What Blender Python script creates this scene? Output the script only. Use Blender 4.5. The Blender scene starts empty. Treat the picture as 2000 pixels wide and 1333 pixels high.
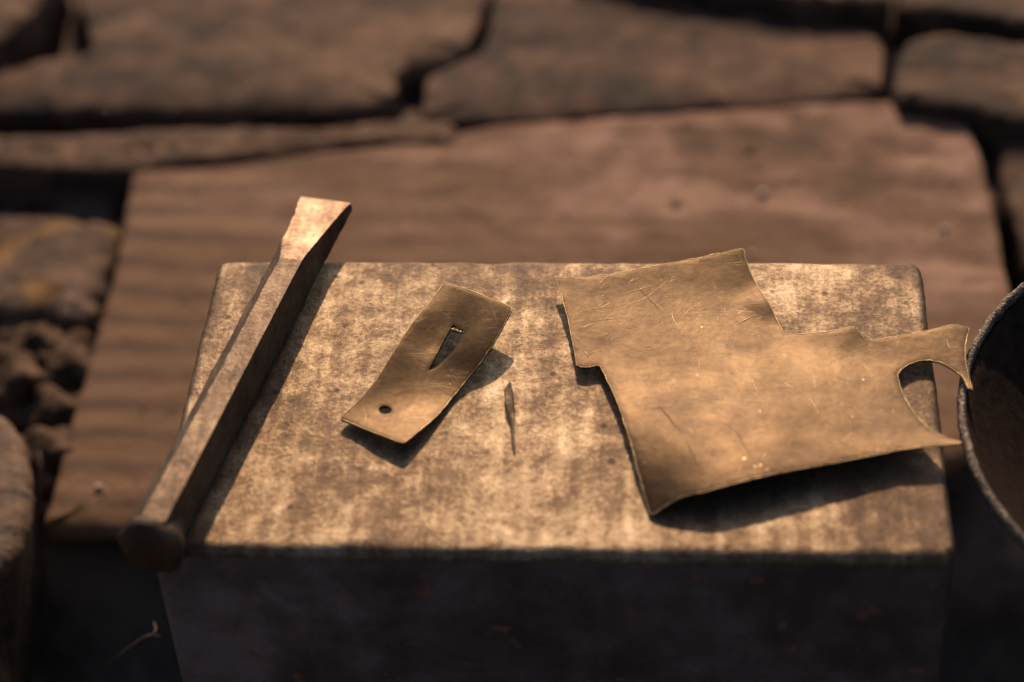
import bpy, bmesh, math, random
import numpy as np
from mathutils import Vector, Matrix, noise as mnoise
from mathutils.geometry import delaunay_2d_cdt

# ------------------------------------------------------------------ measured outlines (metres, block top = z 0)
CAM_LOC=(0.03931,-0.50300,0.47925)
CAM_R=(0.997016,0.060429,-0.048030)
CAM_U=(-0.004979,0.671263,0.741203)
CAM_F=(-0.077031,0.738752,-0.669561)
LENS=76.791
BLOCK_D=0.13540
FOCUS=0.7164
SHEET=[(-0.00254, 0.05134, 0.005), (0.00088, 0.05131, 0.00482), (0.00854, 0.05218, 0.00432), (0.01703, 0.05467, 0.0038), (0.02725, 0.05815, 0.00336), (0.03924, 0.06184, 0.0032), (0.05129, 0.06489, 0.00383), (0.05973, 0.0671, 0.00448), (0.06041, 0.0662, 0.00433), (0.06071, 0.06356, 0.00385), (0.06184, 0.05879, 0.00292), (0.06315, 0.05489, 0.00221), (0.06476, 0.05041, 0.00156), (0.06717, 0.04458, 0.00101), (0.06953, 0.03835, 0.00088), (0.07134, 0.03194, 0.00098), (0.07302, 0.02745, 0.00121), (0.07581, 0.02719, 0.00147), (0.08073, 0.02713, 0.002), (0.08565, 0.02731, 0.00254), (0.09061, 0.02828, 0.00304), (0.09524, 0.02918, 0.00337), (0.09587, 0.02872, 0.00334), (0.09706, 0.02612, 0.00301), (0.09854, 0.0231, 0.00264), (0.10346, 0.02353, 0.00273), (0.11006, 0.02494, 0.00305), (0.11665, 0.02628, 0.00344), (0.12329, 0.02823, 0.00395), (0.12788, 0.02885, 0.00431), (0.1318, 0.02743, 0.00449), (0.13085, 0.02385, 0.00417), (0.12983, 0.01939, 0.00379), (0.12928, 0.01489, 0.00348), (0.12941, 0.00915, 0.00327), (0.12998, 0.00325, 0.00327), (0.13026, -0.00041, 0.00342), (0.12892, 0.00038, 0.00333), (0.12829, 0.00379, 0.0032), (0.12756, 0.00617, 0.00316), (0.12614, 0.00808, 0.00313), (0.12351, 0.01094, 0.0031), (0.12125, 0.01262, 0.00307), (0.11812, 0.01364, 0.003), (0.1149, 0.01349, 0.00289), (0.11155, 0.01166, 0.00278), (0.10897, 0.00928, 0.00276), (0.10769, 0.00708, 0.0028), (0.10768, 0.00462, 0.0029), (0.10827, -0.00035, 0.00316), (0.10919, -0.00484, 0.00347), (0.11096, -0.01036, 0.00394), (0.11328, -0.01623, 0.0046), (0.11596, -0.02093, 0.00529), (0.1202, -0.02474, 0.00604), (0.12456, -0.027, 0.00658), (0.12297, -0.02768, 0.00658), (0.11838, -0.02788, 0.00629), (0.11222, -0.02851, 0.00597), (0.10587, -0.02954, 0.00582), (0.09101, -0.03412, 0.00607), (0.08105, -0.03719, 0.00642), (0.06912, -0.04092, 0.00699), (0.05958, -0.04423, 0.00719), (0.04736, -0.04831, 0.00639), (0.04113, -0.04915, 0.0052), (0.03732, -0.05014, 0.00397), (0.03427, -0.05138, 0.00234), (0.03153, -0.05267, 0.00077), (0.03015, -0.05209, 0.00036), (0.02917, -0.0481, 0.00103), (0.02801, -0.04265, 0.002), (0.02601, -0.03394, 0.00305), (0.02395, -0.02442, 0.00347), (0.02116, -0.01312, 0.00346), (0.01852, -0.00364, 0.00322), (0.01676, 0.00133, 0.00296), (0.01534, 0.00557, 0.00276), (0.01355, 0.01051, 0.00261), (0.0124, 0.01048, 0.00263), (0.00997, 0.00966, 0.0027), (0.00751, 0.00958, 0.00276), (0.00616, 0.01049, 0.0028), (0.00509, 0.01687, 0.00297), (0.00382, 0.02393, 0.00327), (0.00211, 0.03337, 0.0038), (8e-05, 0.0417, 0.00434), (-0.00153, 0.0477, 0.00475)]
SHEET_CTL=[(-0.00254, 0.05134, 0.005), (0.00211, 0.03337, 0.0038), (0.00617, 0.01025, 0.0028), (0.01355, 0.01051, 0.00261), (0.01904, -0.0051, 0.00329), (0.0255, -0.03189, 0.00319), (0.03045, -0.05217, 0.00044), (0.03732, -0.05014, 0.00397), (0.04736, -0.04831, 0.00639), (0.06173, -0.04357, 0.0072), (0.08369, -0.03639, 0.0063), (0.09851, -0.03167, 0.0059), (0.11316, -0.02831, 0.006), (0.12456, -0.027, 0.00658), (0.11812, 0.01364, 0.003), (0.10769, 0.00708, 0.0028), (0.112, -0.01289, 0.0042), (0.1318, 0.02743, 0.00449), (0.13026, -0.00041, 0.00342), (0.09854, 0.0231, 0.00264), (0.07302, 0.02745, 0.00121), (0.09572, 0.02895, 0.00336), (0.05973, 0.0671, 0.00448), (0.06315, 0.05489, 0.00221), (0.06717, 0.04458, 0.00101), (0.03924, 0.06184, 0.0032), (0.01703, 0.05467, 0.0038), (0.04269, 0.03128, 0.0014), (0.05866, -0.00521, 0.004), (0.0346, 0.00027, 0.00301), (0.08253, -0.00517, 0.00419)]+[]
SCRATCH=[[(0.01463, 0.03604), (0.01747, 0.03677), (0.02013, 0.03822), (0.02412, 0.041), (0.0278, 0.04374), (0.0308, 0.04764), (0.03417, 0.05152), (0.03927, 0.05418)], [(0.01108, 0.03138), (0.0159, 0.03249), (0.01907, 0.03322)], [(0.01123, 0.04823), (0.01336, 0.05089), (0.01534, 0.05354)], [(0.02141, 0.04963), (0.0239, 0.05327)], [(0.0183, 0.0442), (0.02334, 0.04659), (0.03077, 0.05033)], [(0.0363, 0.03815), (0.03683, 0.03395), (0.03869, 0.02853)], [(0.03884, 0.03357), (0.04185, 0.03823), (0.04692, 0.04387)], [(0.05108, 0.03671), (0.05138, 0.03321)], [(0.00856, 0.01704), (0.00965, 0.01398)], [(0.00975, 0.01591), (0.01384, 0.01731)], [(0.02396, 0.04984), (0.02882, 0.04333), (0.03278, 0.03693)], [(0.03459, 0.00155), (0.0364, -0.00357)], [(0.05976, 0.00949), (0.06204, 0.00277), (0.06377, -0.00467)], [(0.07935, -0.00521), (0.08103, -0.01024), (0.08212, -0.01393)], [(0.08141, 0.00517), (0.08143, -0.00133)], [(0.08787, 0.00577), (0.09282, 0.00243)], [(0.12413, 0.02244), (0.12516, 0.01735)], [(0.04077, -0.02485), (0.04495, -0.03898)], [(0.05057, -0.01545), (0.05674, -0.02307), (0.06286, -0.04068)], [(0.0564, -0.0429), (0.05803, -0.03734)], [(0.06344, -0.03614), (0.06585, -0.03212)], [(0.03292, 0.00661), (0.03458, 0.00231)], [(0.00991, 0.03637), (0.01324, 0.03763)], [(0.05604, 0.03189), (0.0645, 0.03773)], [(0.02621, 0.01777), (0.03279, 0.01959)], [(0.01224, 0.04267), (0.01474, 0.04413)], [(0.03228, -0.0086), (0.03951, -0.02237)], [(0.08771, -0.02693), (0.09234, -0.02197)]]
PLATE=[(-0.03894, 0.04479, 0.008), (-0.03304, 0.04178, 0.00827), (-0.02712, 0.03805, 0.00884), (-0.02075, 0.03415, 0.00925), (-0.01679, 0.03163, 0.00934), (-0.01556, 0.03036, 0.00926), (-0.0158, 0.02909, 0.00904), (-0.01855, 0.02217, 0.00749), (-0.02169, 0.01535, 0.0056), (-0.02467, 0.01032, 0.00382), (-0.02769, 0.00622, 0.00221), (-0.03083, 0.001, 0.00101), (-0.03345, -0.00357, 0.00061), (-0.03629, -0.01011, 0.00112), (-0.03893, -0.0155, 0.00195), (-0.04287, -0.02177, 0.00302), (-0.04553, -0.02615, 0.00364), (-0.04644, -0.02663, 0.0037), (-0.0518, -0.02385, 0.0033), (-0.057, -0.02074, 0.00285), (-0.06228, -0.01739, 0.00234), (-0.06702, -0.01463, 0.00202), (-0.06751, -0.0138, 0.00202), (-0.06528, -0.01053, 0.00225), (-0.06165, -0.00532, 0.00268), (-0.05956, -0.00151, 0.00313), (-0.05744, 0.00223, 0.00367), (-0.05504, 0.00848, 0.0046), (-0.05238, 0.01511, 0.00559), (-0.05058, 0.02015, 0.00609), (-0.04807, 0.02595, 0.00661), (-0.04506, 0.03206, 0.00693), (-0.04202, 0.03822, 0.00727)]
PLATE_CTL=[(-0.03894, 0.04479, 0.008), (-0.01573, 0.03069, 0.0093), (-0.0271, 0.03771, 0.0088), (-0.04677, 0.02841, 0.00679), (-0.05238, 0.01511, 0.00559), (-0.05788, 0.00159, 0.00359), (-0.06757, -0.01414, 0.002), (-0.05709, -0.02, 0.00279), (-0.04621, -0.02655, 0.00369), (-0.04037, -0.01803, 0.0024), (-0.03345, -0.00357, 0.00061), (-0.02769, 0.00622, 0.00221), (-0.02169, 0.01535, 0.0056), (-0.03528, 0.02598, 0.00532), (-0.03095, 0.02264, 0.00599), (-0.03425, 0.01549, 0.00437), (-0.04145, 0.00785, 0.0026), (-0.03849, 0.01775, 0.00363), (-0.05184, -0.00017, 0.0026), (-0.05382, -0.01017, 0.00201)]
SLOT=[(-0.03542, 0.02581, 0.00527), (-0.03453, 0.02615, 0.0055), (-0.0331, 0.02416, 0.00562), (-0.03177, 0.02349, 0.00589), (-0.03079, 0.02261, 0.00602), (-0.03112, 0.02151, 0.00579), (-0.0322, 0.01868, 0.00518), (-0.03373, 0.0154, 0.00445), (-0.03654, 0.01202, 0.00316), (-0.03931, 0.00897, 0.00258), (-0.0407, 0.00779, 0.00252), (-0.04145, 0.00785, 0.0026), (-0.04005, 0.01215, 0.00301), (-0.03846, 0.01742, 0.00359), (-0.03676, 0.02191, 0.00458)]
HOLE=[(-0.05171, -0.01022, 0.00202), (-0.05176, -0.01089, 0.00205), (-0.05204, -0.01149, 0.00207), (-0.05253, -0.01194, 0.0021), (-0.05316, -0.01219, 0.00211), (-0.05385, -0.01221, 0.00212), (-0.05452, -0.01199, 0.00213), (-0.0551, -0.01158, 0.00213), (-0.05551, -0.01101, 0.00212), (-0.0557, -0.01036, 0.00212), (-0.05565, -0.00971, 0.0021), (-0.05536, -0.00912, 0.00209), (-0.05488, -0.00866, 0.00206), (-0.05425, -0.0084, 0.00203), (-0.05356, -0.00837, 0.00201), (-0.05288, -0.00857, 0.00199), (-0.05231, -0.00898, 0.00199), (-0.0519, -0.00956, 0.002)]
SLIVER=[((-0.01503, 0.00247, 0.0032), (-0.01483, 0.00247, 0.0032)), ((-0.01671, -0.00024, 0.0026), (-0.01413, 0.00084, 0.0026)), ((-0.01626, -0.00373, 0.0022), (-0.01351, -0.0028, 0.0022)), ((-0.01583, -0.00689, 0.0018), (-0.01312, -0.00627, 0.0018)), ((-0.01502, -0.00934, 0.0013), (-0.01269, -0.00931, 0.0013)), ((-0.01422, -0.01256, 0.001), (-0.01257, -0.01254, 0.001)), ((-0.01354, -0.01703, 0.0008), (-0.01227, -0.01702, 0.0008)), ((-0.01292, -0.02308, 0.0005), (-0.0117, -0.02307, 0.0005)), ((-0.01193, -0.02712, 0.0004), (-0.01173, -0.02712, 0.0004))]
CH=[(-0.11184, -0.05804, 0.017), (-0.09003, 0.04714, 0.017), (-0.11593, -0.07091, 0.0085), (-0.0844, 0.08887, 0.009), (-0.09373, 0.09134, 0.01), (-0.07479, 0.08448, 0.01), (-0.09432, 0.04951, 0.017), (-0.08913, 0.04556, 0.017)]
STONES={'slab': (-0.138, [(-0.21739, 0.29231), (-0.21629, 0.29543), (-0.17621, 0.30005), (-0.13614, 0.30862), (-0.08861, 0.31803), (-0.05314, 0.33078), (0.00737, 0.33783), (0.05584, 0.34495), (0.12851, 0.35071), (0.15225, 0.34687), (0.17143, 0.33459), (0.17505, 0.31556), (0.17792, 0.27022), (0.17902, 0.22101), (0.17811, 0.16908), (0.17418, 0.12407), (0.14608, 0.10775), (0.07301, 0.07484), (-0.02529, 0.07223), (-0.10493, 0.07044), (-0.17738, 0.06876), (-0.2015, 0.0673), (-0.20918, 0.06881), (-0.20925, 0.07928), (-0.21006, 0.11657), (-0.21071, 0.18212), (-0.21333, 0.25891)]), 'strip': (-0.1363, [(-0.31664, 0.32225), (-0.23681, 0.32357), (-0.18039, 0.32742), (-0.09398, 0.32462), (-0.06494, 0.32692), (-0.0635, 0.32409), (-0.08841, 0.31736), (-0.13618, 0.31035), (-0.18381, 0.30335), (-0.20936, 0.29634), (-0.21721, 0.29284), (-0.25096, 0.29681), (-0.31077, 0.29969)]), 'backleft': (-0.1315, [(-0.32165, 0.34571), (-0.29617, 0.367), (-0.27568, 0.37911), (-0.25213, 0.38422), (-0.25768, 0.40228), (-0.27096, 0.43029), (-0.28334, 0.46932), (-0.05548, 0.46574), (-0.0608, 0.42763), (-0.06536, 0.38471), (-0.07738, 0.37738), (-0.09966, 0.37323), (-0.09751, 0.34433), (-0.11456, 0.33779), (-0.21391, 0.33836), (-0.31924, 0.33644)]), 'backright': (-0.1345, [(-0.05234, 0.45583), (-0.00834, 0.44327), (0.03084, 0.4301), (0.07674, 0.4176), (0.12903, 0.40441), (0.13622, 0.39198), (0.13543, 0.37213), (0.13206, 0.34954), (0.05576, 0.34219), (-0.0046, 0.33475), (-0.04085, 0.33167), (-0.07965, 0.32942), (-0.08446, 0.33393), (-0.08595, 0.36106), (-0.0807, 0.36958), (-0.06025, 0.38155), (-0.05679, 0.40459)]), 'topmid': (-0.122, [(-0.03776, 0.465), (0.14451, 0.46193), (0.14267, 0.41966), (0.14039, 0.40791), (0.08146, 0.41865), (0.03085, 0.43044)]), 'topright': (-0.124, [(0.14846, 0.46508), (0.24193, 0.4635), (0.23176, 0.38604), (0.20125, 0.39421), (0.1704, 0.4043), (0.14921, 0.40456), (0.14389, 0.41361)]), 'right': (-0.128, [(0.14144, 0.37384), (0.1493, 0.38844), (0.1649, 0.39353), (0.18397, 0.38809), (0.23106, 0.37686), (0.22354, 0.31958), (0.18438, 0.32095), (0.17126, 0.32977), (0.1506, 0.33552), (0.13756, 0.33803)]), 'rightlow': (-0.14, [(0.18555, 0.32526), (0.22577, 0.32511), (0.21155, 0.21675), (0.18898, 0.2268), (0.18657, 0.25467), (0.18482, 0.29129)]), 'corner': (-0.118, [(-0.34932, 0.46382), (-0.28129, 0.46267), (-0.28096, 0.40526), (-0.2955, 0.37606), (-0.31916, 0.34801)]), 'leftmid': (-0.15, [(-0.32363, 0.31757), (-0.26306, 0.31744), (-0.22294, 0.31455), (-0.21929, 0.30067), (-0.21816, 0.28208), (-0.2507, 0.2836), (-0.31526, 0.28589)]), 'leftlow': (-0.148, [(-0.31272, 0.27801), (-0.26374, 0.27804), (-0.22867, 0.27313), (-0.21819, 0.269), (-0.2169, 0.24542), (-0.21777, 0.21359), (-0.2227, 0.20396), (-0.24823, 0.20997), (-0.29559, 0.21317)])}
LOG=[(-0.26814, 0.0725), (-0.26278, 0.08943), (-0.24417, 0.09593), (-0.22948, 0.09407), (-0.21998, 0.08818), (-0.21241, 0.07983), (-0.20645, 0.06775), (-0.20182, 0.05432), (-0.19893, 0.03991), (-0.19808, 0.02786), (-0.19928, 0.01829), (-0.20248, 0.01032), (-0.21076, 0.00213), (-0.22901, 0.00059), (-0.248, 0.01499), (-0.26243, 0.04553)]
PT={'peb1': (-0.19113, 0.08935, -0.138), 'peb2': (0.07598, 0.2776, -0.138), 'peb3': (0.15497, 0.25217, -0.138), 'peb4': (0.07004, 0.2347, -0.138), 'pit1': (0.07084, 0.30806, -0.138), 'pit2': (0.0425, 0.32714, -0.138), 'pit3': (0.0368, 0.26871, -0.138), 'pit4': (0.09118, 0.28507, -0.138), 'c1': (-0.21737, 0.11514, -0.15), 'c2': (-0.24489, 0.15926, -0.15), 'c3': (-0.22103, 0.16748, -0.15), 'c4': (-0.21977, 0.14435, -0.152), 'c5': (-0.24013, 0.18085, -0.152), 'c6': (-0.26309, 0.23572, -0.14), 'st0': (-0.21029, 0.07862, -0.12), 'st1': (-0.2214, 0.05964, -0.222), 'st2': (-0.21621, 0.1006, -0.128), 'r0': (-0.15067, 0.00565, -0.12), 'r1': (-0.14957, -0.00034, -0.12), 'r2': (-0.15372, 6e-05, -0.122), 'r3': (-0.16011, -0.00353, -0.125), 'r4': (-0.16788, -0.00669, -0.13)}

# ------------------------------------------------------------------ camera, sky, sun, exposure
scn = bpy.context.scene
cd = bpy.data.cameras.new('camera'); cam = bpy.data.objects.new('camera', cd); bpy.context.collection.objects.link(cam)
R_, U_, F_ = Vector(CAM_R), Vector(CAM_U), Vector(CAM_F)
cam.matrix_world = Matrix(((R_.x, U_.x, -F_.x, CAM_LOC[0]), (R_.y, U_.y, -F_.y, CAM_LOC[1]), (R_.z, U_.z, -F_.z, CAM_LOC[2]), (0, 0, 0, 1)))
cd.sensor_width = 36; cd.lens = LENS; cd.clip_start = .01; cd.clip_end = 200
cd.dof.use_dof = True; cd.dof.focus_distance = FOCUS; cd.dof.aperture_fstop = 4.8
scn.camera = cam
SUN_EL, SUN_AZ = math.radians(35), math.radians(-3.2)          # sun stands behind the block, a little left
wd = bpy.data.worlds.new('World'); scn.world = wd; wd.use_nodes = True
sky = wd.node_tree.nodes.new('ShaderNodeTexSky'); sky.sky_type = 'NISHITA'; sky.sun_disc = False; sky.dust_density = 3.0
sky.sun_elevation = SUN_EL; sky.sun_rotation = SUN_AZ
bg = wd.node_tree.nodes['Background']; wd.node_tree.links.new(sky.outputs[0], bg.inputs[0]); bg.inputs[1].default_value = .11
sl = bpy.data.lights.new('sun', 'SUN'); sun = bpy.data.objects.new('sun', sl); bpy.context.collection.objects.link(sun)
sl.energy = 5.0; sl.angle = math.radians(.53); sl.color = (1, .715, .455)
sd = Vector((math.sin(SUN_AZ) * math.cos(SUN_EL), math.cos(SUN_AZ) * math.cos(SUN_EL), math.sin(SUN_EL)))
sun.rotation_euler = sd.to_track_quat('Z', 'Y').to_euler()
scn.view_settings.view_transform = 'Standard'; scn.view_settings.look = 'None'; scn.view_settings.exposure = .44; scn.view_settings.gamma = 1

# ------------------------------------------------------------------ helpers
C = bpy.context.collection
RND = random.Random(7)
V = Vector

def fbm(p, sc, oct=4):
    return mnoise.fractal(V(p) * sc, 1.0, 2.0, oct)

def tag(o, label=None, cat=None, group=None, kind=None):
    if label: o['label'] = label
    if cat: o['category'] = cat
    if group: o['group'] = group
    if kind: o['kind'] = kind
    return o

def mesh_obj(name, verts, faces, m, parent=None, origin=None, smooth=True):
    """link one mesh object; verts are world coordinates, stored relative to its origin"""
    off = V(origin) if origin is not None else V((0, 0, 0))
    me = bpy.data.meshes.new(name)
    me.from_pydata([tuple(V(v) - off) for v in verts], [], faces)
    me.materials.append(m)
    bm = bmesh.new(); bm.from_mesh(me)
    bmesh.ops.recalc_face_normals(bm, faces=bm.faces)
    bm.to_mesh(me); bm.free()
    for p in me.polygons: p.use_smooth = smooth
    me.update()
    o = bpy.data.objects.new(name, me); C.objects.link(o)
    if parent is not None:
        o.parent = parent
        o.location = off - parent.location
    else:
        o.location = off
    return o

def empty(name, loc):
    o = bpy.data.objects.new(name, None); C.objects.link(o); o.location = loc
    o.empty_display_size = .02
    return o

def chaikin(p, n=2):
    for _ in range(n):
        q = []
        for i in range(len(p)):
            a, b = V(p[i]), V(p[(i + 1) % len(p)])
            q += [a * .75 + b * .25, a * .25 + b * .75]
        p = q
    return p

def resample(p, n):
    p = [V(q) for q in p]; L = [0]
    for i in range(len(p)): L.append(L[-1] + (p[(i + 1) % len(p)] - p[i]).length)
    out = []; j = 0
    for k in range(n):
        s = L[-1] * k / n
        while L[j + 1] < s: j += 1
        t = (s - L[j]) / max(1e-9, L[j + 1] - L[j])
        out.append(p[j].lerp(p[(j + 1) % len(p)], t))
    return out

def area2(p):
    return sum(p[i].x * p[(i + 1) % len(p)].y - p[(i + 1) % len(p)].x * p[i].y for i in range(len(p)))

def slab_mesh(poly, ztop, depth, rnd, n=200, rings=26, jit=.0015, rough=.0012, rsc=60, flare=.06,
              seed=0, rfun=None, bumps=(), vf=1., smooth_poly=2, zfun=None):
    """solid stone: outline poly, worn rounded top edge, noisy top and sides down to ztop - depth"""
    p = chaikin(poly, smooth_poly) if smooth_poly else [V(q) for q in poly]
    p = resample(p, n)
    if area2(p) < 0: p.reverse()
    c = V((sum(q.x for q in p) / n, sum(q.y for q in p) / n))
    nor = []
    for i in range(n):
        t = p[(i + 2) % n] - p[i - 2]
        nor.append(V((t.y, -t.x)).normalized())
    q = []
    for i in range(n):
        j = jit * (fbm((p[i].x, p[i].y, seed), 45, 3) + .5 * fbm((p[i].x, p[i].y, seed + 3), 200, 3))
        q.append(p[i] + nor[i] * j)
    vs = []; fs = []
    def ring(fn): 
        b = len(vs)
        for i in range(n): vs.append(fn(i))
        return b
    def rr(i): return rnd if rfun is None else rfun(q[i], nor[i])
    def topz(x, y):
        z = ztop + rough * (fbm((x, y, seed), rsc, 5) + .6 * fbm((x, y, seed + 9), rsc * .25, 2))
        if zfun: z += zfun(x, y)
        for (bx, by, br, bd) in bumps:
            d = ((x - bx) ** 2 + (y - by) ** 2) / (br * br)
            if d < 9: z += bd * math.exp(-d)
        return z
    starts = []
    for dz, fl in ((depth, flare), (depth * .6, flare * .6), (depth * .3, flare * .3), (depth * .15, flare * .12)):
        def f(i, dz=dz, fl=fl):
            w = .0012 * fbm((q[i].x, q[i].y, seed + dz * 10), 70, 4) * (rough / .0012)
            e = q[i] + nor[i] * (depth * fl + w)
            return (e.x, e.y, ztop - max(dz, rr(i) * vf * 1.02))
        starts.append(ring(f))
    for k in range(7):
        a = math.pi / 2 * k / 6
        def f(i, a=a):
            r = rr(i); e = q[i] - nor[i] * r * (1 - math.cos(a))
            wob = rough * .8 * fbm((e.x, e.y, seed + 5), 110, 4)
            return (e.x, e.y, topz(e.x, e.y) - r * vf * (1 - math.sin(a)) + wob)
        starts.append(ring(f))
    base = [q[i] - nor[i] * rr(i) for i in range(n)]
    for k in range(1, rings):
        t = (1 - k / rings)
        def f(i, t=t):
            e = c + (base[i] - c) * t
            return (e.x, e.y, topz(e.x, e.y))
        starts.append(ring(f))
    for a, b in zip(starts, starts[1:]):
        for i in range(n):
            j = (i + 1) % n
            fs.append((a + i, a + j, b + j, b + i))
    ci = len(vs); vs.append((c.x, c.y, topz(c.x, c.y)))
    for i in range(n): fs.append((starts[-1] + i, starts[-1] + (i + 1) % n, ci))
    fs.append(tuple(starts[0] + i for i in reversed(range(n))))
    return vs, fs, (c.x, c.y, ztop - depth)

class TPS:
    def __init__(s, ctl, lam=.01):
        P = np.array([c[:2] for c in ctl]) * 50; Z = np.array([c[2] for c in ctl]); n = len(P)
        d = np.linalg.norm(P[:, None] - P[None], axis=2)
        K = np.where(d > 0, d * d * np.log(d + 1e-12), 0)
        A = np.zeros((n + 3, n + 3)); A[:n, :n] = K + lam * np.eye(n)
        A[:n, n:] = np.c_[np.ones(n), P]; A[n:, :n] = A[:n, n:].T
        s.P = P; s.w = np.linalg.solve(A, np.r_[Z, 0, 0, 0]); s.n = n
    def __call__(s, x, y):
        q = np.array((x, y)) * 50; d = np.linalg.norm(s.P - q, axis=1)
        return max(.0002, float(np.where(d > 0, d * d * np.log(d + 1e-12), 0) @ s.w[:s.n] + s.w[s.n] + s.w[s.n + 1:] @ q))

def inside(x, y, p):
    r = False
    for i in range(len(p)):
        a, b = p[i], p[i - 1]
        if (a[1] > y) != (b[1] > y) and x < (b[0] - a[0]) * (y - a[1]) / (b[1] - a[1]) + a[0]: r = not r
    return r

def densify(p, step, jit, seed):
    out = []; n = len(p)
    for i in range(n):
        a, b = V(p[i][:2]), V(p[(i + 1) % n][:2]); k = max(1, int((b - a).length / step))
        d = (b - a); nn = V((d.y, -d.x)).normalized() if d.length > 0 else V((0, 0))
        for t in range(k):
            e = a.lerp(b, t / k)
            out.append(e + nn * jit * fbm((e.x, e.y, seed), 400, 3))
    return out

def sheet_mesh(outline, holes, zf, thick, step, seed, dents=(), lip=.0001, ripple=.00014, jit=.00025):
    """curved metal sheet with thickness: constrained triangulation of the outline, lifted on the height field"""
    loops = [densify(outline, .0016, jit, seed)] + [densify(h, .0008, jit * .6, seed + 1) for h in holes]
    if area2(loops[0]) < 0: loops[0].reverse()
    for k in range(1, len(loops)):
        if area2(loops[k]) > 0: loops[k].reverse()
    pts = []; edges = []
    for lp in loops:
        b = len(pts); pts += lp
        edges += [(b + i, b + (i + 1) % len(lp)) for i in range(len(lp))]
    nb = len(pts)
    def ok(x, y): return inside(x, y, loops[0]) and not any(inside(x, y, h) for h in loops[1:])
    B = np.array([(p.x, p.y) for p in pts])
    def far(x, y, d): return np.min((B[:, 0] - x) ** 2 + (B[:, 1] - y) ** 2) > d * d
    for lp in loops:                                   # a ring just inside the edge: the worn lip
        n = len(lp)
        for i in range(n):
            t = lp[(i + 1) % n] - lp[i - 1]; nn = V((-t.y, t.x)).normalized()
            e = lp[i] + nn * .0006
            if ok(e.x, e.y) and far(e.x, e.y, .00045): pts.append(e)
    x0, y0 = B.min(0); x1, y1 = B.max(0)
    y = y0; row = 0
    while y < y1:
        x = x0 + (row % 2) * step / 2
        while x < x1:
            if ok(x, y) and far(x, y, .0011): pts.append(V((x, y)))
            x += step
        y += step * .87; row += 1
    vo, eo, fo, ov, oe, of = delaunay_2d_cdt(pts, edges, [], 0, 1e-7)
    tri = []
    for f in fo:
        cx = sum(vo[i].x for i in f) / 3; cy = sum(vo[i].y for i in f) / 3
        if ok(cx, cy): tri.append(tuple(f))
    bset = {i for i, src in enumerate(ov) if any(s < nb for s in src)}
    def z(x, y):
        q = zf(x, y) + ripple * (fbm((x, y, seed), 75, 2) + .3 * fbm((x, y, seed + 2), 160, 3))
        for (bx, by, br, bd) in dents: q += bd * math.exp(-((x - bx) ** 2 + (y - by) ** 2) / (br * br))
        return q
    N = len(vo); vs = []
    zz = [z(v.x, v.y) for v in vo]
    for i, v in enumerate(vo): vs.append((v.x, v.y, max(.0001, zz[i]) + thick - (lip if i in bset else 0)))
    for i, v in enumerate(vo): vs.append((v.x, v.y, max(.0001, zz[i]) + (lip * .6 if i in bset else 0)))
    fs = []; cnt = {}
    for f in tri:
        a, b, c = f
        if (vo[b] - vo[a]).cross(vo[c] - vo[a]) < 0: a, c = c, a
        fs.append((a, b, c)); fs.append((N + c, N + b, N + a))
        for e in ((a, b), (b, c), (c, a)): cnt[e] = 1
    for (a, b) in cnt:
        if (b, a) not in cnt: fs.append((b, a, N + a, N + b))
    used = sorted({i for f in fs for i in f}); mp = {o: k for k, o in enumerate(used)}
    return [vs[i] for i in used], [tuple(mp[i] for i in f) for f in fs], z

def tube(path, radii, k=8, cap=True):
    vs = []; fs = []; n = len(path); P = [V(p) for p in path]
    for i in range(n):
        t = (P[min(n - 1, i + 1)] - P[max(0, i - 1)]).normalized()
        a = t.cross(V((.3, .2, 1))).normalized(); b = t.cross(a)
        for j in range(k):
            u = 2 * math.pi * j / k
            vs.append(tuple(P[i] + (a * math.cos(u) + b * math.sin(u)) * radii[i]))
    for i in range(n - 1):
        for j in range(k):
            l = (j + 1) % k
            fs.append((i * k + j, i * k + l, (i + 1) * k + l, (i + 1) * k + j))
    if cap: fs.append(tuple(range(k))); fs.append(tuple((n - 1) * k + j for j in range(k)))
    return vs, fs

def lump(cx, cy, cz, r, seed, sq=(1, 1, .8), sub=3, amp=.35, sc=1.4):
    bm = bmesh.new(); bmesh.ops.create_icosphere(bm, subdivisions=sub, radius=1)
    for v in bm.verts:
        d = 1 + amp * mnoise.fractal(v.co * sc + V((seed * 3.1, seed, 0)), 1, 2, 4)
        v.co = V((v.co.x * sq[0] * d * r + cx, v.co.y * sq[1] * d * r + cy, v.co.z * sq[2] * d * r + cz))
    vs = [tuple(v.co) for v in bm.verts]; fs = [tuple(v.index for v in f.verts) for f in bm.faces]; bm.free()
    return vs, fs

def join(parts):
    vs = []; fs = []
    for v, f in parts:
        b = len(vs); vs += v; fs += [tuple(i + b for i in q) for q in f]
    return vs, fs

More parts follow.
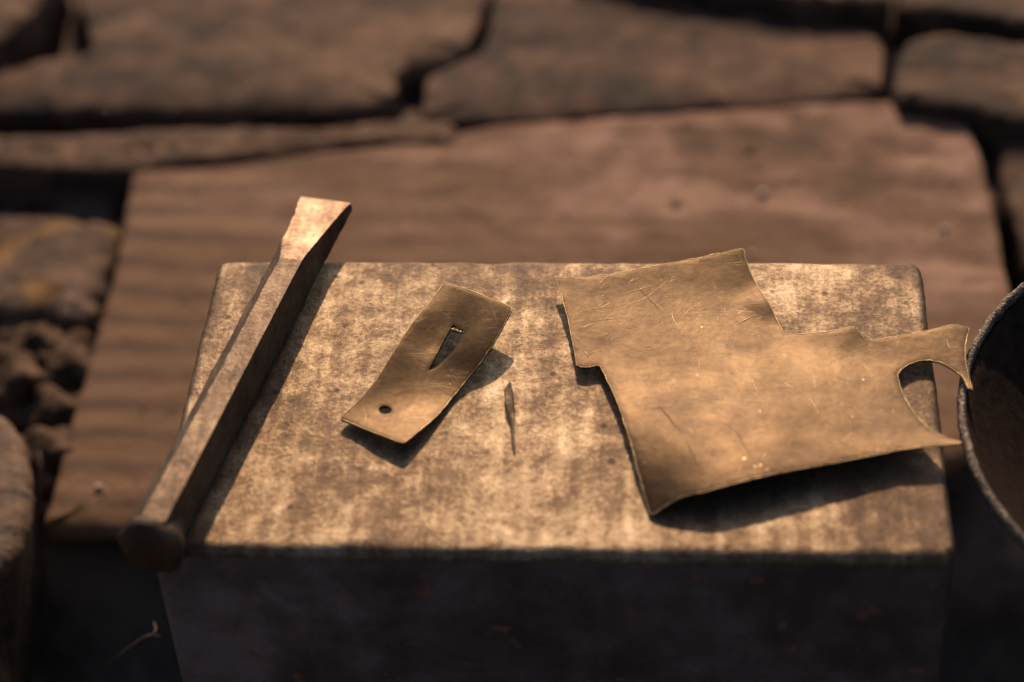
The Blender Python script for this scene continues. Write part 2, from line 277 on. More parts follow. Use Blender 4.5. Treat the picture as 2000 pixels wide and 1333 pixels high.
# ------------------------------------------------------------------ materials
class M:
    def __init__(s, name):
        s.m = bpy.data.materials.new(name); s.m.use_nodes = True; s.t = s.m.node_tree
        s.b = s.t.nodes['Principled BSDF']; s.co = s.n('ShaderNodeTexCoord').outputs['Object']
    def n(s, typ, **kw):
        o = s.t.nodes.new(typ)
        for k, v in kw.items(): setattr(o, k, v)
        return o
    def ln(s, a, b): s.t.links.new(a, b)
    def put(s, inp, v):
        if hasattr(v, 'is_output'): s.ln(v, inp)
        else: inp.default_value = v
    def map(s, sc=(1, 1, 1), rot=(0, 0, 0), loc=(0, 0, 0)):
        o = s.n('ShaderNodeMapping'); s.ln(s.co, o.inputs['Vector'])
        o.inputs['Scale'].default_value = sc; o.inputs['Rotation'].default_value = rot; o.inputs['Location'].default_value = loc
        return o.outputs[0]
    def noise(s, scale, detail=4, rough=.55, vec=None, dist=0):
        o = s.n('ShaderNodeTexNoise'); s.ln(vec or s.co, o.inputs['Vector'])
        o.inputs['Scale'].default_value = scale; o.inputs['Detail'].default_value = detail
        o.inputs['Roughness'].default_value = rough; o.inputs['Distortion'].default_value = dist
        return o.outputs['Fac']
    def vor(s, scale, feature='F1', vec=None, rand=1):
        o = s.n('ShaderNodeTexVoronoi', feature=feature); s.ln(vec or s.co, o.inputs['Vector'])
        o.inputs['Scale'].default_value = scale; o.inputs['Randomness'].default_value = rand
        return o.outputs['Distance']
    def ramp(s, f, *st):
        o = s.n('ShaderNodeValToRGB'); s.ln(f, o.inputs['Fac']); e = o.color_ramp.elements
        while len(e) < len(st): e.new(.5)
        for i, (p, c) in enumerate(st):
            e[i].position = p; e[i].color = (c, c, c, 1) if not isinstance(c, tuple) else (*c, 1)
        return o.outputs['Color']
    def step(s, f, a, b, lo=0, hi=1):
        o = s.n('ShaderNodeMapRange'); s.ln(f, o.inputs['Value'])
        for k, v in zip(('From Min', 'From Max', 'To Min', 'To Max'), (a, b, lo, hi)): o.inputs[k].default_value = v
        return o.outputs['Result']
    def mix(s, f, a, b, mode='MIX'):
        o = s.n('ShaderNodeMix', data_type='RGBA', blend_type=mode)
        s.put(o.inputs[0], f); s.put(o.inputs[6], (*a, 1) if isinstance(a, tuple) else a); s.put(o.inputs[7], (*b, 1) if isinstance(b, tuple) else b)
        return o.outputs[2]
    def math(s, op, a, b=0.0):
        o = s.n('ShaderNodeMath', operation=op); s.put(o.inputs[0], a); s.put(o.inputs[1], b); return o.outputs[0]
    def bump(s, h, strength, dist, prev=None):
        o = s.n('ShaderNodeBump'); s.ln(h, o.inputs['Height']); o.inputs['Strength'].default_value = strength
        o.inputs['Distance'].default_value = dist
        if prev is not None: s.ln(prev, o.inputs['Normal'])
        return o.outputs[0]
    def done(s, col, rough, metal=0., nor=None, spec=.3):
        s.put(s.b.inputs['Base Color'], (*col, 1) if isinstance(col, tuple) else col)
        s.put(s.b.inputs['Roughness'], rough); s.put(s.b.inputs['Metallic'], metal)
        s.b.inputs['Specular IOR Level'].default_value = spec
        if nor is not None: s.ln(nor, s.b.inputs['Normal'])
        return s.m

def mat_anvil():
    k = M('worn_anvil_steel')
    big = k.noise(28, 5, .6, dist=.4); med = k.noise(130, 6, .65, dist=.3); fine = k.noise(700, 5, .7)
    micro = k.noise(2200, 3, .7)
    streak = k.noise(1, 5, .6, k.map((230, 16, 40)))
    wide = k.noise(1, 3, .5, k.map((42, 4, 12), loc=(3, 1, 0)))
    # rust and dirt mottling
    f = k.math('ADD', k.math('MULTIPLY', big, .40), k.math('MULTIPLY', med, .31))
    f = k.math('ADD', f, k.math('ADD', k.math('MULTIPLY', fine, .30), k.math('MULTIPLY', micro, .17)))
    f = k.math('ADD', f, k.math('MULTIPLY', streak, .19))
    f = k.math('ADD', f, k.math('MULTIPLY', wide, .27))
    sep = k.n('ShaderNodeSeparateXYZ'); k.ln(k.co, sep.inputs[0])    # hammer work polishes the middle, the ends stay brown
    ex = k.math('ABSOLUTE', k.math('SUBTRACT', sep.outputs[0], -.012))
    ex = k.math('ADD', ex, k.math('MULTIPLY', k.math('SUBTRACT', wide, .5), .10))
    f = k.math('SUBTRACT', f, k.step(ex, .06, .115, 0, .045))
    col = k.ramp(f, (.69, (.043, .024, .0135)), (.775, (.073, .046, .028)), (.855, (.132, .095, .061)), (.955, (.215, .167, .120)))
    spots = k.step(k.vor(95), .07, .14, .3, 1.)
    col = k.mix(1., col, spots, 'MULTIPLY')
    scr = k.step(k.vor(1, 'DISTANCE_TO_EDGE', k.map((60, 420, 60), (0, 0, .9))), 0, .02, 1, 0)
    scr2 = k.step(k.vor(1, 'DISTANCE_TO_EDGE', k.map((70, 520, 60), (0, 0, -.5), (.3, .1, 0))), 0, .02, 1, 0)
    lines = k.math('MULTIPLY', k.math('MAXIMUM', scr, scr2), k.step(big, .48, .6))
    rough = k.step(f, .68, .9, .66, .42)
    h = k.math('ADD', k.math('MULTIPLY', fine, .7), k.math('MULTIPLY', micro, .35))
    h = k.math('ADD', h, k.math('MULTIPLY', streak, .5))
    h = k.math('SUBTRACT', h, k.math('MULTIPLY', lines, .07))
    n1 = k.bump(med, .35, .0016)
    n2 = k.bump(h, .75, .0006, n1)
    return k.done(col, rough, k.step(f, .66, .8, .5, .9), n2, .4)

def mat_flank():
    k = M('shaded_flank_steel')  # steel for the block's flanks, their shade mixed into the base colour
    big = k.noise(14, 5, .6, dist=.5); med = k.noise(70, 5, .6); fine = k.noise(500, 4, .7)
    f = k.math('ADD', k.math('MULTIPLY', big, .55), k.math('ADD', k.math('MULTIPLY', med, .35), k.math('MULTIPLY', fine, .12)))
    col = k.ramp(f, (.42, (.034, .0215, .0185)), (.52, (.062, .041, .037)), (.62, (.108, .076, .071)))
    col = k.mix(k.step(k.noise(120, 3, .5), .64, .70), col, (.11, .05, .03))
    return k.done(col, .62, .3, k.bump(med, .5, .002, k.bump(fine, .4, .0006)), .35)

def mat_chisel(name, tint):
    k = M(name)
    big = k.noise(60, 5, .6); fine = k.noise(650, 6, .7); st = k.noise(1, 4, .6, k.map((420, 60, 420), (0, 0, -.2)))
    f = k.math('ADD', k.math('MULTIPLY', big, .5), k.math('ADD', k.math('MULTIPLY', fine, .35), k.math('MULTIPLY', st, .2)))
    col = k.ramp(f, (.4, tuple(c * tint for c in (.045, .025, .018))), (.52, tuple(c * tint for c in (.120, .074, .046))), (.66, tuple(c * tint for c in (.20, .147, .098))))
    n = k.bump(fine, .5, .0006, k.bump(big, .3, .001))
    return k.done(col, k.step(f, .4, .68, .6, .44), .75, n, .4)

def mat_brass(name, seed, tint=1.):
    k = M(name)
    big = k.noise(26, 5, .6, k.map((1, 1, 1), loc=(seed, 0, 0)), .8); band = k.noise(1, 5, .6, k.map((22, 80, 30), (0, 0, .1), (seed, 2, 0)), .6)
    fine = k.noise(500, 5, .65); med = k.noise(110, 5, .6)
    f = k.math('ADD', k.math('MULTIPLY', big, .45), k.math('MULTIPLY', band, .35))
    f = k.math('ADD', f, k.math('ADD', k.math('MULTIPLY', med, .26), k.math('MULTIPLY', k.math('SUBTRACT', fine, .5), .30)))
    f = k.math('SUBTRACT', f, .03)
    col = k.ramp(f, (.36, (.015 * tint, .0080 * tint, .0040 * tint)), (.5, (.0310 * tint, .0184 * tint, .0089 * tint)), (.64, (.048 * tint, .0302 * tint, .0156 * tint)))
    s1 = k.step(k.vor(1, 'DISTANCE_TO_EDGE', k.map((28, 190, 40), (0, 0, .35), (seed, 0, 0))), 0, .012, 1, 0)
    s2 = k.step(k.vor(1, 'DISTANCE_TO_EDGE', k.map((40, 260, 40), (0, 0, -.9), (0, seed, 0))), 0, .014, 1, 0)
    s3 = k.step(k.vor(1, 'DISTANCE_TO_EDGE', k.map((60, 170, 40), (0, 0, 1.4), (0, seed, 3))), 0, .012, 1, 0)
    ln = k.math('MULTIPLY', k.math('MULTIPLY', k.math('MAXIMUM', s1, k.math('MAXIMUM', s2, s3)), k.step(k.noise(160, 3, .5), .52, .66)), .3)
    col = k.mix(k.math('MULTIPLY', ln, .5), col, (.24, .18, .11))
    dots = k.step(k.vor(210), .04, .10, 1, 0)
    dots = k.math('MULTIPLY', dots, k.step(k.noise(90, 2, .5), .56, .62))
    col = k.mix(dots, col, (.3, .22, .13))
    h = k.math('ADD', k.math('MULTIPLY', fine, .4), k.math('MULTIPLY', ln, -.7))
    n = k.bump(h, .35, .0003, k.bump(med, .25, .0006))
    return k.done(col, k.step(k.noise(34, 4, .6, k.map(loc=(0, seed, 5))), .35, .65, .52, .44), .95, n, .4)

def mat_plain(name, col, rough=.5, metal=0., scale=300, bump=.4, var=.4):
    k = M(name); f = k.noise(scale, 5, .65)
    c = k.mix(k.step(f, .3, .7), tuple(x * (1 - var) for x in col), tuple(min(1, x * (1 + var)) for x in col))
    return k.done(c, rough, metal, k.bump(f, bump, .3 / scale), .3)

def mat_stone(name, dark, mid, light, stretch=(14, 60, 60), pit=.5, rough=.85, spec=.2, moss=None, vignette_tone=None):
    k = M(name)
    big = k.noise(11, 5, .6, dist=.5); band = k.noise(1, 6, .62, k.map(stretch), .3); med = k.noise(60, 6, .65); fine = k.noise(420, 4, .7)
    f = k.math('ADD', k.math('MULTIPLY', big, .4), k.math('MULTIPLY', band, .32))
    f = k.math('ADD', f, k.math('ADD', k.math('MULTIPLY', med, .24), k.math('MULTIPLY', fine, .1)))
    col = k.ramp(f, (.46, dark), (.53, mid), (.60, light))
    if moss:
        col = k.mix(k.step(k.noise(38, 5, .6, k.map(loc=(.7, .3, .1))), .52, .62), col, moss)
    if vignette_tone:                                  # front left of the slab darkened: vignetting and tone variation put into the colour
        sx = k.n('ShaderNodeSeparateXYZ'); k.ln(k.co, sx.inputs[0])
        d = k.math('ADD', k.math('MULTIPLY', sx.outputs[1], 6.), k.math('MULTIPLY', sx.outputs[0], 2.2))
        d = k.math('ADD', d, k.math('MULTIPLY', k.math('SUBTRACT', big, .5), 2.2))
        col = k.mix(k.step(d, .0, .95, .9, 0), col, vignette_tone)
    if vignette_tone:                                  # sawn ridges across the left side
        wv = k.n('ShaderNodeTexWave', bands_direction='Y'); k.ln(k.map((1, 1, 1), (0, 0, .03)), wv.inputs['Vector'])
        wv.inputs['Scale'].default_value = 17; wv.inputs['Distortion'].default_value = 2.5; wv.inputs['Detail'].default_value = 3
        mk = k.math('MULTIPLY', k.step(wv.outputs['Fac'], .12, .62, .8, 0), k.step(k.math('ADD', sx.outputs[0], k.math('MULTIPLY', med, .1)), -.13, .02, 1, .1))
        col = k.mix(mk, col, dark)
    p = k.step(k.vor(46), .05, .12, 1 - pit, 1)
    col = k.mix(1., col, p, 'MULTIPLY')
    h = k.math('ADD', k.math('MULTIPLY', med, .7), k.math('MULTIPLY', fine, .35))
    n = k.bump(h, .6, .003, k.bump(band, .35, .004))
    return k.done(col, rough, 0., n, spec)

def mat_iron(name, t):
    k = M(name)
    fine = k.noise(900, 4, .7); v = k.vor(1100); med = k.noise(90, 4, .6)
    f = k.math('ADD', k.math('MULTIPLY', fine, .7), k.math('MULTIPLY', med, .3))
    col = k.ramp(f, (.4, (.012 * t, .009 * t, .007 * t)), (.52, (.06 * t, .045 * t, .035 * t)), (.62, (.33 * t, .24 * t, .18 * t)))
    h = k.math('ADD', fine, k.math('MULTIPLY', v, .6))
    return k.done(col, .6, .4, k.bump(h, .8, .001), .4)

ANVIL = mat_anvil(); FLANK_M = mat_flank(); STEEL = mat_chisel('forged_steel', .56); GROUND_STEEL = mat_chisel('ground_steel', 1.1); HEAD_STEEL = mat_chisel('blackened_steel', .38); BRASS = mat_brass('old_brass', 1.3); BRASS2 = mat_brass('dull_brass', 4.1, 1.12)
SCRATCH_M = mat_plain('fresh_brass', (.26, .19, .11), .48, .85, 900, .3, .3)
SLAB_M = mat_stone('pinkish_sandstone', (.042, .0205, .0125), (.108, .056, .036), (.192, .112, .078), (7, 70, 60), .6, vignette_tone=(.085, .044, .021))
STONE_M = mat_stone('brown_sandstone', (.013, .0062, .0042), (.050, .0245, .0150), (.103, .056, .034), (14, 30, 50), .6)
STONE_W = mat_stone('tan_sandstone', (.016, .008, .005), (.058, .030, .0175), (.106, .060, .036), (10, 24, 40), .45)
STONE_G = mat_stone('mossy_sandstone', (.018, .010, .007), (.068, .039, .026), (.14, .088, .062), (14, 40, 50), .4, moss=(.12, .062, .018))
SOIL = mat_stone('dark_soil', (.040, .027, .022), (.062, .043, .035), (.085, .06, .047), (40, 40, 40), .3, .95, .1)
CLOD = mat_stone('dry_earth', (.026, .015, .009), (.062, .038, .024), (.115, .075, .048), (60, 60, 60), .3, .95, .1)
IRON = mat_iron('cast_iron', .95)
PAN_M = mat_plain('sooty_rusted_iron_pan', (.014, .0088, .0066), 1., .0, 260, .5, .4); PAN_M.node_tree.nodes['Principled BSDF'].inputs['Specular IOR Level'].default_value = .03
WOOD = mat_stone('weathered_wood', (.020, .010, .006), (.064, .034, .019), (.105, .060, .034), (40, 90, 60), .2, .75, .25)
STRAW = mat_plain('dry_straw', (.055, .029, .018), .6, 0, 300, .3, .35)
PEB = mat_plain('pale_grit', (.30, .23, .17), .7, 0, 300, .4, .25)

# ------------------------------------------------------------------ ground
def build_ground():
    n = 150; x0, x1, y0, y1 = -.55, .65, -.75, .75; vs = []; fs = []
    for j in range(n):
        for i in range(n):
            x = x0 + (x1 - x0) * i / (n - 1); y = y0 + (y1 - y0) * j / (n - 1)
            e = min(x - x0, x1 - x, y - y0, y1 - y)
            low = max(0., min(1., (.085 - y) / .03)); low = low * low * (3 - 2 * low)
            up = max(0., min(1., (y - .262) / .03)); up = up * up * (3 - 2 * up)
            vs.append((x, y, -.172 - .05 * low + .022 * up + min(1, e / .1) * (.006 * fbm((x, y, 0), 18, 5) + .003 * fbm((x, y, 4), 90, 3) - .003)))
    for j in range(n - 1):
        for i in range(n - 1):
            a = j * n + i; fs.append((a, a + 1, a + n + 1, a + n))
    edge = [i for i in range(n)] + [j * n + n - 1 for j in range(1, n)] + [(n - 1) * n + i for i in range(n - 2, -1, -1)] + [j * n for j in range(n - 2, 0, -1)]
    b = len(vs)
    for i in edge:
        x, y, z = vs[i]; vs.append(((x - .05) * 30, y * 30, z))
    for k in range(len(edge)):
        l = (k + 1) % len(edge); fs.append((edge[k], edge[l], b + l, b + k))
    return tag(mesh_obj('ground', vs, fs, SOIL), kind='structure')
ground = build_ground()

pits = [(PT[k][0], PT[k][1],   .0028, -.0028) for k in ('pit1', 'pit2', 'pit3', 'pit4')]
def front_worn(r_front, r_rest):
    def f(q, nn): 
        t = max(0, min(1, (-nn.y - .35) / .45)); return r_rest + (r_front - r_rest) * t * t * (3 - 2 * t)
    return f
specs = [
    # key, depth, radius fn, material, label, n, rings, rough, jitter
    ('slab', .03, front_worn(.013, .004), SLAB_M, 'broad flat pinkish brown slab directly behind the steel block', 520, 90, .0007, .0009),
    ('strip', .045, front_worn(.013, .008), STONE_W, 'narrow ledge of stone along the back of the broad slab', 300, 16, .0012, .002),
    ('backleft', .065, front_worn(.024, .008), STONE_W, None, 320, 40, .0010, .0016),
    ('backright', .05, front_worn(.020, .008), STONE_M, None, 320, 40, .0010, .0016),
    ('topmid', .04, front_worn(.007, .006), STONE_M, None, 240, 26, .0012, .0014),
    ('topright', .04, front_worn(.007, .006), STONE_W, None, 240, 26, .0012, .0014),
    ('right', .04, front_worn(.009, .007), STONE_W, None, 240, 30, .0012, .0014),
    ('rightlow', .03, front_worn(.008, .006), STONE_W, None, 240, 26, .0012, .0014),
    ('corner', .05, front_worn(.010, .008), STONE_M, None, 240, 26, .0012, .0014),
    ('leftmid', .03, front_worn(.014, .008), STONE_M, None, 240, 24, .002, .003),
    ('leftlow', .03, front_worn(.012, .009), STONE_G, 'mossy brown stone at the left of the broad slab', 260, 36, .0014, .003),
]
VF = {'backleft': .22, 'backright': .18, 'strip': .16, 'topmid': .4, 'topright': .5, 'rightlow': .6, 'corner': .5, 'leftlow': .6, 'right': .6, 'slab': .6}
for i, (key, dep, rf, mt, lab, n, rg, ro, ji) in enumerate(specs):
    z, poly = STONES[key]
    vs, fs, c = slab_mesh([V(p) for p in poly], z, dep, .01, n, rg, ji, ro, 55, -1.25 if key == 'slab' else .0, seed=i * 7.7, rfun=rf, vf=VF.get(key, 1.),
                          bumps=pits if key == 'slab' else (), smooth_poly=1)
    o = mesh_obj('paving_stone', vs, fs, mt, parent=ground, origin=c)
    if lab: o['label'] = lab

# ------------------------------------------------------------------ steel block
def build_block():
    hw, hd, r = .12, BLOCK_D / 2, .0045; p = []
    for cx, cy, a0 in ((hw - r, hd - r, 0), (-hw + r, hd - r, 90), (-hw + r, -hd + r, 180), (hw - r, -hd + r, 270)):
        for k in range(7):
            a = math.radians(a0 + 15 * k); p.append((cx + r * math.cos(a), cy + r * math.sin(a)))
    def rf(q, nn):
        return max(.0012, .0026 + .0012 * fbm((q.x, q.y, 1), 60, 3) + ((.0012 + .0014 * fbm((q.x, 0, 8), 30, 3)) if nn.y < -.5 else 0))
    vs, fs, c = slab_mesh([V(q) for q in p], 0, .221, .003, 640, 60, .0004, .00022, 60, 0, seed=31, rfun=rf, smooth_poly=0,
                          zfun=lambda x, y: -.0006 * max(0, (y - .044) / .0237) ** 2)      # far edge worn down by work
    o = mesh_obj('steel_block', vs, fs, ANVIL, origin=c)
    o.data.materials.append(FLANK_M)
    for p in o.data.polygons:                       # hammered top is bright, the flanks carry their shade in a darker colour
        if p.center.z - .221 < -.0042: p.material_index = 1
    return tag(o,
               'heavy worn rectangular steel block carrying the chisel and brass pieces', 'anvil')
build_block()

# ------------------------------------------------------------------ cold chisel
def build_chisel():
    A, B = V(CH[0]), V(CH[1]); dirv = V((B.x - A.x, B.y - A.y, 0)).normalized(); lat = V((dirv.y, -dirv.x, 0)); up = V((0, 0, 1))
    R = .0085                                        # half the width across flats
    o0 = V((A.x, A.y, R)) ; 
    def at(t): return o0 + dirv * t
    t_head = (V((CH[2][0], CH[2][1], 0)) - V((A.x, A.y, 0))).dot(dirv) - .0038
    t_tip = ((V(CH[4]) + V(CH[5])) * .5 - o0).dot(dirv)
    t_neck = ((V(CH[6]) + V(CH[7])) * .5 - o0).dot(dirv)
    root = empty('cold_chisel', (at(0).x, at(0).y, 0))
    tag(root, 'octagonal steel cold chisel lying across the left end of the steel block', 'chisel')
    # hand forged bar: flat top, chamfered left shoulder, near upright right face
    SEC = [(x / 1000, z / 1000) for x, z in ((4.9, -4.5), (3.9, 8.5), (-3.8, 8.5), (-7.3, 6.0), (-7.6, -4.5), (-4.2, -8.5), (2.2, -8.5), (4.0, -7.2))]
    tip_c = (V(CH[4]) + V(CH[5])) * .5
    def octo(t, r, blend=0, hw=0, ht=0, n_per=10):
        """ring of 8*n_per points, blending from an octagon to a flat rectangle hw x ht"""
        pts = []; c = at(t)
        if blend > 0: c = c + lat * ((tip_c - at(t_tip)).dot(lat) * blend)
        for k in range(8):
            (ua, wa), (ub, wb) = SEC[k], SEC[(k + 1) % 8]
            for j in range(n_per):
                s = j / n_per; u = ua + (ub - ua) * s; w = wa + (wb - wa) * s
                if blend > 0:
                    u = (u + .0014 * blend) * hw / .0063; w = max(-ht, min(ht, w))
                    if u < 0 and w > 0: u *= 1 - .22 * min(1, blend * 1.6) * (1 - .8 * blend) * w / ht
                P = c + lat * u + up * w
                e = .00025 * fbm(P, 160, 4) + .00022 * fbm(P, 700, 3)
                P = P + (lat * u + up * w).normalized() * e
                pts.append(tuple(P))
        return pts
    def loft(rings, caps):
        vs = []; fs = []; n = len(rings[0])
        for r in rings: vs += r
        for i in range(len(rings) - 1):
            for j in range(n):
                l = (j + 1) % n; fs.append((i * n + j, i * n + l, (i + 1) * n + l, (i + 1) * n + j))
        if caps[0]: fs.append(tuple(range(n)))
        if caps[1]: fs.append(tuple((len(rings) - 1) * n + j for j in range(n)))
        return vs, fs
    t0 = t_head + .0035
    rings = []
    m = 70
    for i in range(m + 1):
        t = t0 + (t_neck - t0) * i / m; rings.append(octo(t, R * (1.0 - .0 * i / m)))
    def part(name, rings, caps, m=STEEL):
        vs, fs = loft(rings, caps)
        o = mesh_obj(name, vs, fs, m, parent=root, origin=tuple(root.location), smooth=True)
        o.data.set_sharp_from_angle(angle=math.radians(24))
        return o
    part('shaft', rings, (True, False))
    hw_tip = (V(CH[5]) - V(CH[4])).dot(lat) / 2; rings = []
    for i in range(41):
        s = i / 40; t = t_neck + (t_tip - t_neck) * s
        bl = s if i else 1e-6
        hw = .0063 + (hw_tip - .0063) * s ** 1.5
        ht = R * (1 - s) * 1.0 + .0016 * s - .0006 * math.sin(math.pi * s)
        if s > .93: ht *= 1 - (s - .93) * 4
        rings.append(octo(t, R, bl, hw, ht))
    bl = part('blade', rings, (False, True), STEEL)
    bl.data.materials.append(GROUND_STEEL)
    for p in bl.data.polygons:                      # only the two bevels are ground bright
        if abs(p.normal.z) > .93: p.material_index = 1
    rings = []
    for t, r in ((.014, R * .62), (.009, R * .80), (.006, R * .98), (.004, R * 1.14), (.0022, R * 1.22), (.0006, R * 1.2), (-.0004, R * 1.1), (-.0010, R * .9), (-.0013, R * .5), (-.0014, R * .15)):
        ring = []
        for k in range(48):
            a = 2 * math.pi * k / 48; P = at(t_head + t)
            e = 1 + (.10 * fbm((math.cos(a), math.sin(a), t * 60), 1.6, 3) if r > R else .01)
            ring.append(tuple(P - lat * .001 + (lat * math.cos(a) + up * math.sin(a)) * r * e - up * .0013))
        rings.append(ring)
    part('striking_head', rings, (True, True), HEAD_STEEL)
build_chisel()

# ------------------------------------------------------------------ brass pieces
CUT_M = mat_plain('cut_brass_edge', (.27, .19, .10), .48, .9, 900, .3, .45)
def cut_edge(outline, zfun, thick, lift, r, seed, par, jit):
    p = densify(outline, .0016, jit, seed); n = len(p); parts = []
    path = [(q.x, q.y, max(.0001, zfun(q.x, q.y)) + thick + lift) for q in p]; path.append(path[0])
    rad = [r * (.35 + 1.5 * abs(fbm((q.x, q.y, seed), 250, 3))) for q in p]; rad.append(rad[0])
    vs, fs = tube(path, rad, 6, False)
    return mesh_obj('cut_edge', vs, fs, CUT_M, parent=par, origin=tuple(par.location))
zf = TPS(SHEET_CTL)
vs, fs, zbig = sheet_mesh(SHEET, [], zf, .0009, .0022, 11, dents=[(.0664, .0425, .006, .0012)])
sheet = mesh_obj('brass_sheet', vs, fs, BRASS, origin=(.06, .0, 0))
sheet.data.set_sharp_from_angle(angle=math.radians(40))
tag(sheet, 'large curled brass offcut with stepped edges and a round bite cut out at right', 'brass sheet')
cut_edge(SHEET, zbig, .0009, -.00012, .00020, 11, sheet, .00025)
sc_parts = []; dark_parts = []
DARK_SC = {10, 15, 17, 18, 26}
for q in range(95):                                     # fine handling scuffs, thickest on the upper left
    up_left = q < 62
    if up_left: x, y = RND.uniform(.004, .066), RND.uniform(.012, .060)
    else: x, y = RND.uniform(.02, .115), RND.uniform(-.045, .03)
    a = RND.choice((RND.gauss(.25, .35), RND.gauss(.25, .35), RND.gauss(-1.0, .4))); L = RND.uniform(.0006, .006 if up_left else .0035); bend = RND.uniform(-.12, .12)
    p = [(x + L * t * math.cos(a) - bend * L * t * t * math.sin(a), y + L * t * math.sin(a) + bend * L * t * t * math.cos(a)) for t in (0, .33, .66, 1)]
    if all(inside(u[0], u[1], SHEET) for u in p): SCRATCH.append(p)
for i, s in enumerate(SCRATCH):
    pts = [V(p) for p in s]
    fine = []
    for k in range(len(pts) - 1):
        m = max(2, int((pts[k + 1] - pts[k]).length / .0008))
        for j in range(m): fine.append(pts[k].lerp(pts[k + 1], j / m))
    fine.append(pts[-1]); n = len(fine)
    path = []; rad = []
    for k, p in enumerate(fine):
        x, y = p.x + .0003 * fbm((p.x, p.y, i), 300, 2), p.y + .0003 * fbm((p.x, p.y, i + 5), 300, 2)
        path.append((x, y, zbig(x, y) + .00088))
        rad.append(.00003 + (.00012 + .00004 * (i % 3)) * math.sin(math.pi * (k + .5) / n) * (.6 + .8 * abs(fbm((x, y, i), 500, 2))))
    if i >= 28: rad = [v * .55 for v in rad]
    (dark_parts if i in DARK_SC else sc_parts).append(tube(path, rad, 5))
vs, fs = join(sc_parts)
o = mesh_obj('scratch_ridge', vs, fs, SCRATCH_M, parent=sheet, origin=tuple(sheet.location)); o['kind'] = 'stuff'

vs, fs = join(dark_parts)
o = mesh_obj('scored_line', vs, fs, STEEL, parent=sheet, origin=tuple(sheet.location)); o['kind'] = 'stuff'

zp = TPS(PLATE_CTL, .004)
vs, fs, zpl = sheet_mesh(PLATE, [SLOT, HOLE], zp, .0011, .0014, 5, ripple=.00006, jit=.00018)
plate = mesh_obj('brass_strip', vs, fs, BRASS2, origin=(-.045, .005, 0))
plate.data.set_sharp_from_angle(angle=math.radians(40))
tag(plate, 'small bent brass strip with a wedge slot and a round hole near its lower end', 'brass strip')

cut_edge(PLATE, zpl, .0011, -.00012, .00020, 5, plate, .00018)
b0, b1 = V(SLOT[0][:2]), V(SLOT[4][:2])
pp = [b0.lerp(b1, k / 11) for k in range(12)]
vs, fs = tube([(p.x + .0003 * fbm((p.x, p.y, 3), 900, 2), p.y - .0004 + .0009 * fbm((p.x, p.y, 1), 900, 2), zp(p.x, p.y) + .0002 + .0008 * fbm((p.x, p.y, 2), 700, 2)) for p in pp], [.0004 + .0004 * abs(fbm((k, 2, 1), .9, 2)) for k in range(12)], 6)
mesh_obj('torn_burr', vs, fs, SCRATCH_M, parent=plate, origin=tuple(plate.location))

def build_sliver():
    L = [(V(a), V(b)) for a, b in SLIVER]; vs = []; fs = []; m = 6
    K = []
    for i in range(len(L) - 1):
        for j in range(5): K.append((L[i][0].lerp(L[i + 1][0], j / 5), L[i][1].lerp(L[i + 1][1], j / 5)))
    K.append(L[-1])
    for i, (a, b) in enumerate(K):
        c = (a + b) / 2; w = b - a; s = i / (len(K) - 1)
        tw = math.radians(58) * (1 if s < .44 else (-.9 if s < .62 else .9)) 
        tw = math.radians(62) * math.cos(min(1, s / .5) * math.pi) if s < .5 else math.radians(-62 + 124 * min(1, (s - .5) / .15))
        hz = w.length / 2
        e = V((w.x * .5, w.y * .5, 0)); up = V((0, 0, hz * .55 * math.sin(tw)))
        for q in range(m):
            u = -1 + 2 * q / (m - 1); vs.append(tuple(c + e * u + up * u + V((0, 0, .0006))))
        for q in range(m):
            u = 1 - 2 * q / (m - 1); vs.append(tuple(c + e * u + up * u))
    n = 2 * m
    for i in range(len(K) - 1):
        for q in range(n): fs.append((i * n + q, i * n + (q + 1) % n, (i + 1) * n + (q + 1) % n, (i + 1) * n + q))
    fs.append(tuple(range(n))); fs.append(tuple((len(K) - 1) * n + q for q in range(n)))
    vs = [(x, y, max(z, .0001)) for x, y, z in vs]
    return tag(mesh_obj('metal_sliver', vs, fs, STEEL, origin=(-.0137, -.012, 0)),
               'thin dark twisted metal sliver lying between the two brass pieces', 'metal sliver')
build_sliver()

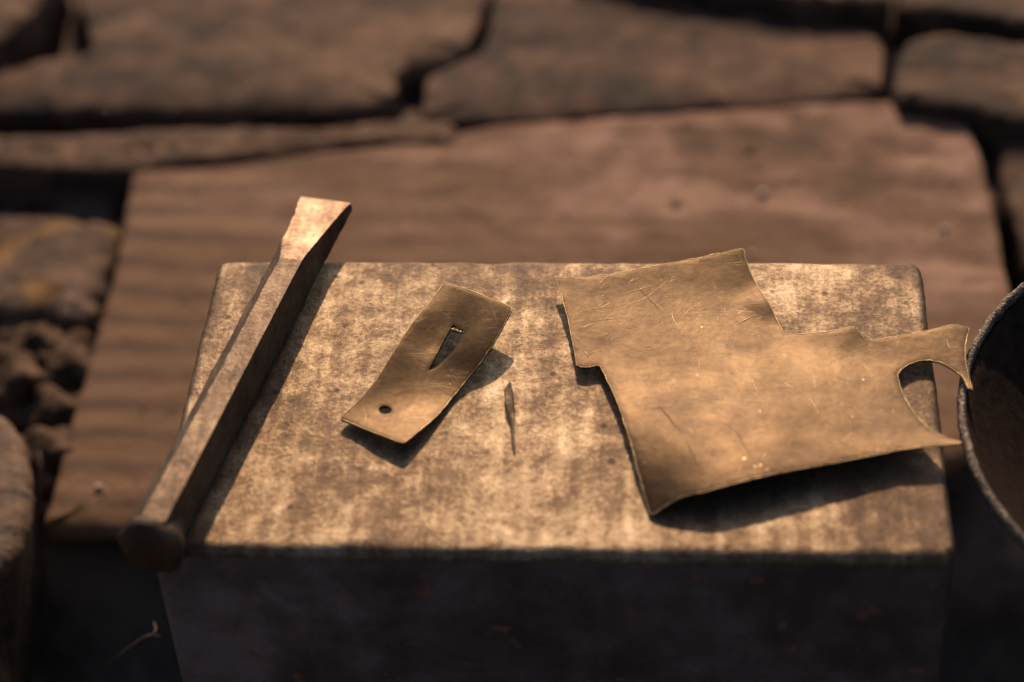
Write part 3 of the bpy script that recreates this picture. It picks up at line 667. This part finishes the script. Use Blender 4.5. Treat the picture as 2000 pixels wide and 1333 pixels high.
# ------------------------------------------------------------------ iron bowl at the right
def build_bowl():
    cx, cy, R, zt = .2215, -.0115, .0962, .0015
    root = empty('iron_bowl', (cx, cy, -.222)); tag(root, 'dark round cast iron bowl with a rough rim beside the steel block', 'bowl')
    def lathe(prof, n=260, amp=.0003, sc=500, close=True):
        vs = []; fs = []; m = len(prof)
        for r, z in prof:
            for k in range(n):
                a = 2 * math.pi * k / n; ca, sa = math.cos(a), math.sin(a)
                e = amp * (fbm((ca * r + cx, sa * r + cy, z), sc, 3) + fbm((ca * r, sa * r, z), 90, 3))
                vs.append((cx + ca * (r + e), cy + sa * (r + e), z + e))
        for i in range(m - 1 if not close else m):
            i2 = (i + 1) % m
            for k in range(n): l = (k + 1) % n; fs.append((i * n + k, i * n + l, i2 * n + l, i2 * n + k))
        return vs, fs
    tw = .0028
    rim = [(R - tw / 2 + math.cos(a) * tw / 2, zt - .0022 + math.sin(a) * .0024) for a in [2 * math.pi * i / 12 for i in range(12)]]
    vs, fs = lathe(rim, 420, .00035, 700); mesh_obj('rim', vs, fs, IRON, parent=root, origin=tuple(root.location))
    prof = []
    for i in range(15):                                  # flared outer wall down to a narrow dark foot
        q = i / 14; prof.append((R - .0006 - .056 * q ** 1.15, -.003 - .055 * q))
    prof += [(.037, -.07), (.036, -.15), (.040, -.2195), (.0005, -.2195), (.0005, -.0545)]
    for i in range(15):
        q = 1 - i / 14; prof.append((R - .0036 - .056 * q ** 1.15, -.0015 - .053 * q))
    vs, fs = lathe(prof, 200, .0004, 300); mesh_obj('bowl_wall', vs, fs, PAN_M, parent=root, origin=tuple(root.location))
build_bowl()

# ------------------------------------------------------------------ left edge: round wooden block, clods, stems
vs, fs, c = slab_mesh([V(p) for p in LOG], -.095, .12, .006, 260, 40, .0012, .0006, 60, -.2, seed=71, rfun=lambda q, nn: .006)
tag(mesh_obj('wooden_block', vs, fs, WOOD, origin=c), 'rounded end of a weathered brown wooden block at the left edge', 'wooden block')

clods = [('c1', .017, 1, 'rounded lit earth clod with a dark hollow below it, nearest the front of the slab'),
         ('c2', .020, 2, 'pale earth clod above the wooden block at the left edge'),
         ('c4', .015, 3, 'earth clod just above the rounded one beside the slab'),
         ('c3', .017, 4, 'largest earth clod touching the left edge of the slab'),
         ('c5', .017, 5, 'earth clod between the largest clod and the left edge')]
for k, r, s, lab in clods:
    p = PT[k]; vs, fs = lump(p[0], p[1], p[2], r, s, (1, .8, .75), 4, .5, 1.6)
    tag(mesh_obj('earth_clod', vs, fs, CLOD, origin=(p[0], p[1], p[2] - r * .5)), lab, 'clod', 'earth clods left of the slab')
parts = []
for i in range(260):
    t = RND.random(); y = .09 + .13 * t
    x = -.212 - RND.random() ** 1.2 * .09
    parts.append(lump(x, y, -.166 + RND.random() * .012, .002 + .005 * RND.random() ** 2, i, (1, 1, .8), 2, .4))
for i in range(120):
    parts.append(lump(RND.uniform(-.27, .3), RND.uniform(-.3, .05), -.220, .001 + .003 * RND.random() ** 2, i, (1, 1, .6), 1, .4))
vs, fs = join(parts); tag(mesh_obj('loose_earth', vs, fs, CLOD), 'loose crumbs of earth scattered around the slab and block', 'loose earth', kind='stuff')

P0, P1, P2 = V(PT['st2']), V(PT['st0']), V(PT['st1'])
path = []; rad = []
for i in range(40):
    t = i / 39; p = P0 * (1 - t) ** 2 + P1 * 2 * t * (1 - t) * 1.0 + P2 * t * t
    path.append(p + V((.0008 * math.sin(t * 9), 0, 0))); rad.append(.0003 + .0008 * min(1, t * 1.6))
vs, fs = tube(path, rad, 8)
tag(mesh_obj('dry_stem', vs, fs, STRAW, origin=tuple(P2)), 'thin dry plant stem standing beside the wooden block', 'plant stem')
rp = [V(PT[k]) for k in ('r0', 'r1', 'r2', 'r3', 'r4')]
vs1 = tube([rp[0], rp[0].lerp(rp[1], .5) + V((.001, 0, 0)), rp[1], rp[2], rp[3], rp[4]], [.0002, .0003, .0005, .0003, .0002, .0001], 6)
vs2 = [tube([rp[1], rp[1] + V((RND.uniform(-.004, .006), RND.uniform(-.004, .003), RND.uniform(0, .006)))], [.00025, .0001], 5) for _ in range(4)]
vs, fs = join([vs1] + vs2)
tag(mesh_obj('root_fibre', vs, fs, STRAW, origin=tuple(rp[4])), 'fine pale root fibre catching light left of the block face', 'root')

for k, r, lab in (('peb1', .0016, 'pale crumb of grit on the front left of the slab'), ('peb2', .0020, 'pale crumb of grit on the slab above the brass sheet'),
                  ('peb3', .0017, 'pale crumb of grit on the far right of the slab'), ('peb4', .0016, 'pale crumb of grit at the corner of the brass sheet')):
    p = PT[k]; vs, fs = lump(p[0], p[1], p[2] + r * .5, r, int(k[-1]), (1, 1, .8), 2, .3)
    tag(mesh_obj('grit_crumb', vs, fs, PEB, origin=(p[0], p[1], p[2])), lab, 'grit', 'pale grit on the slab')
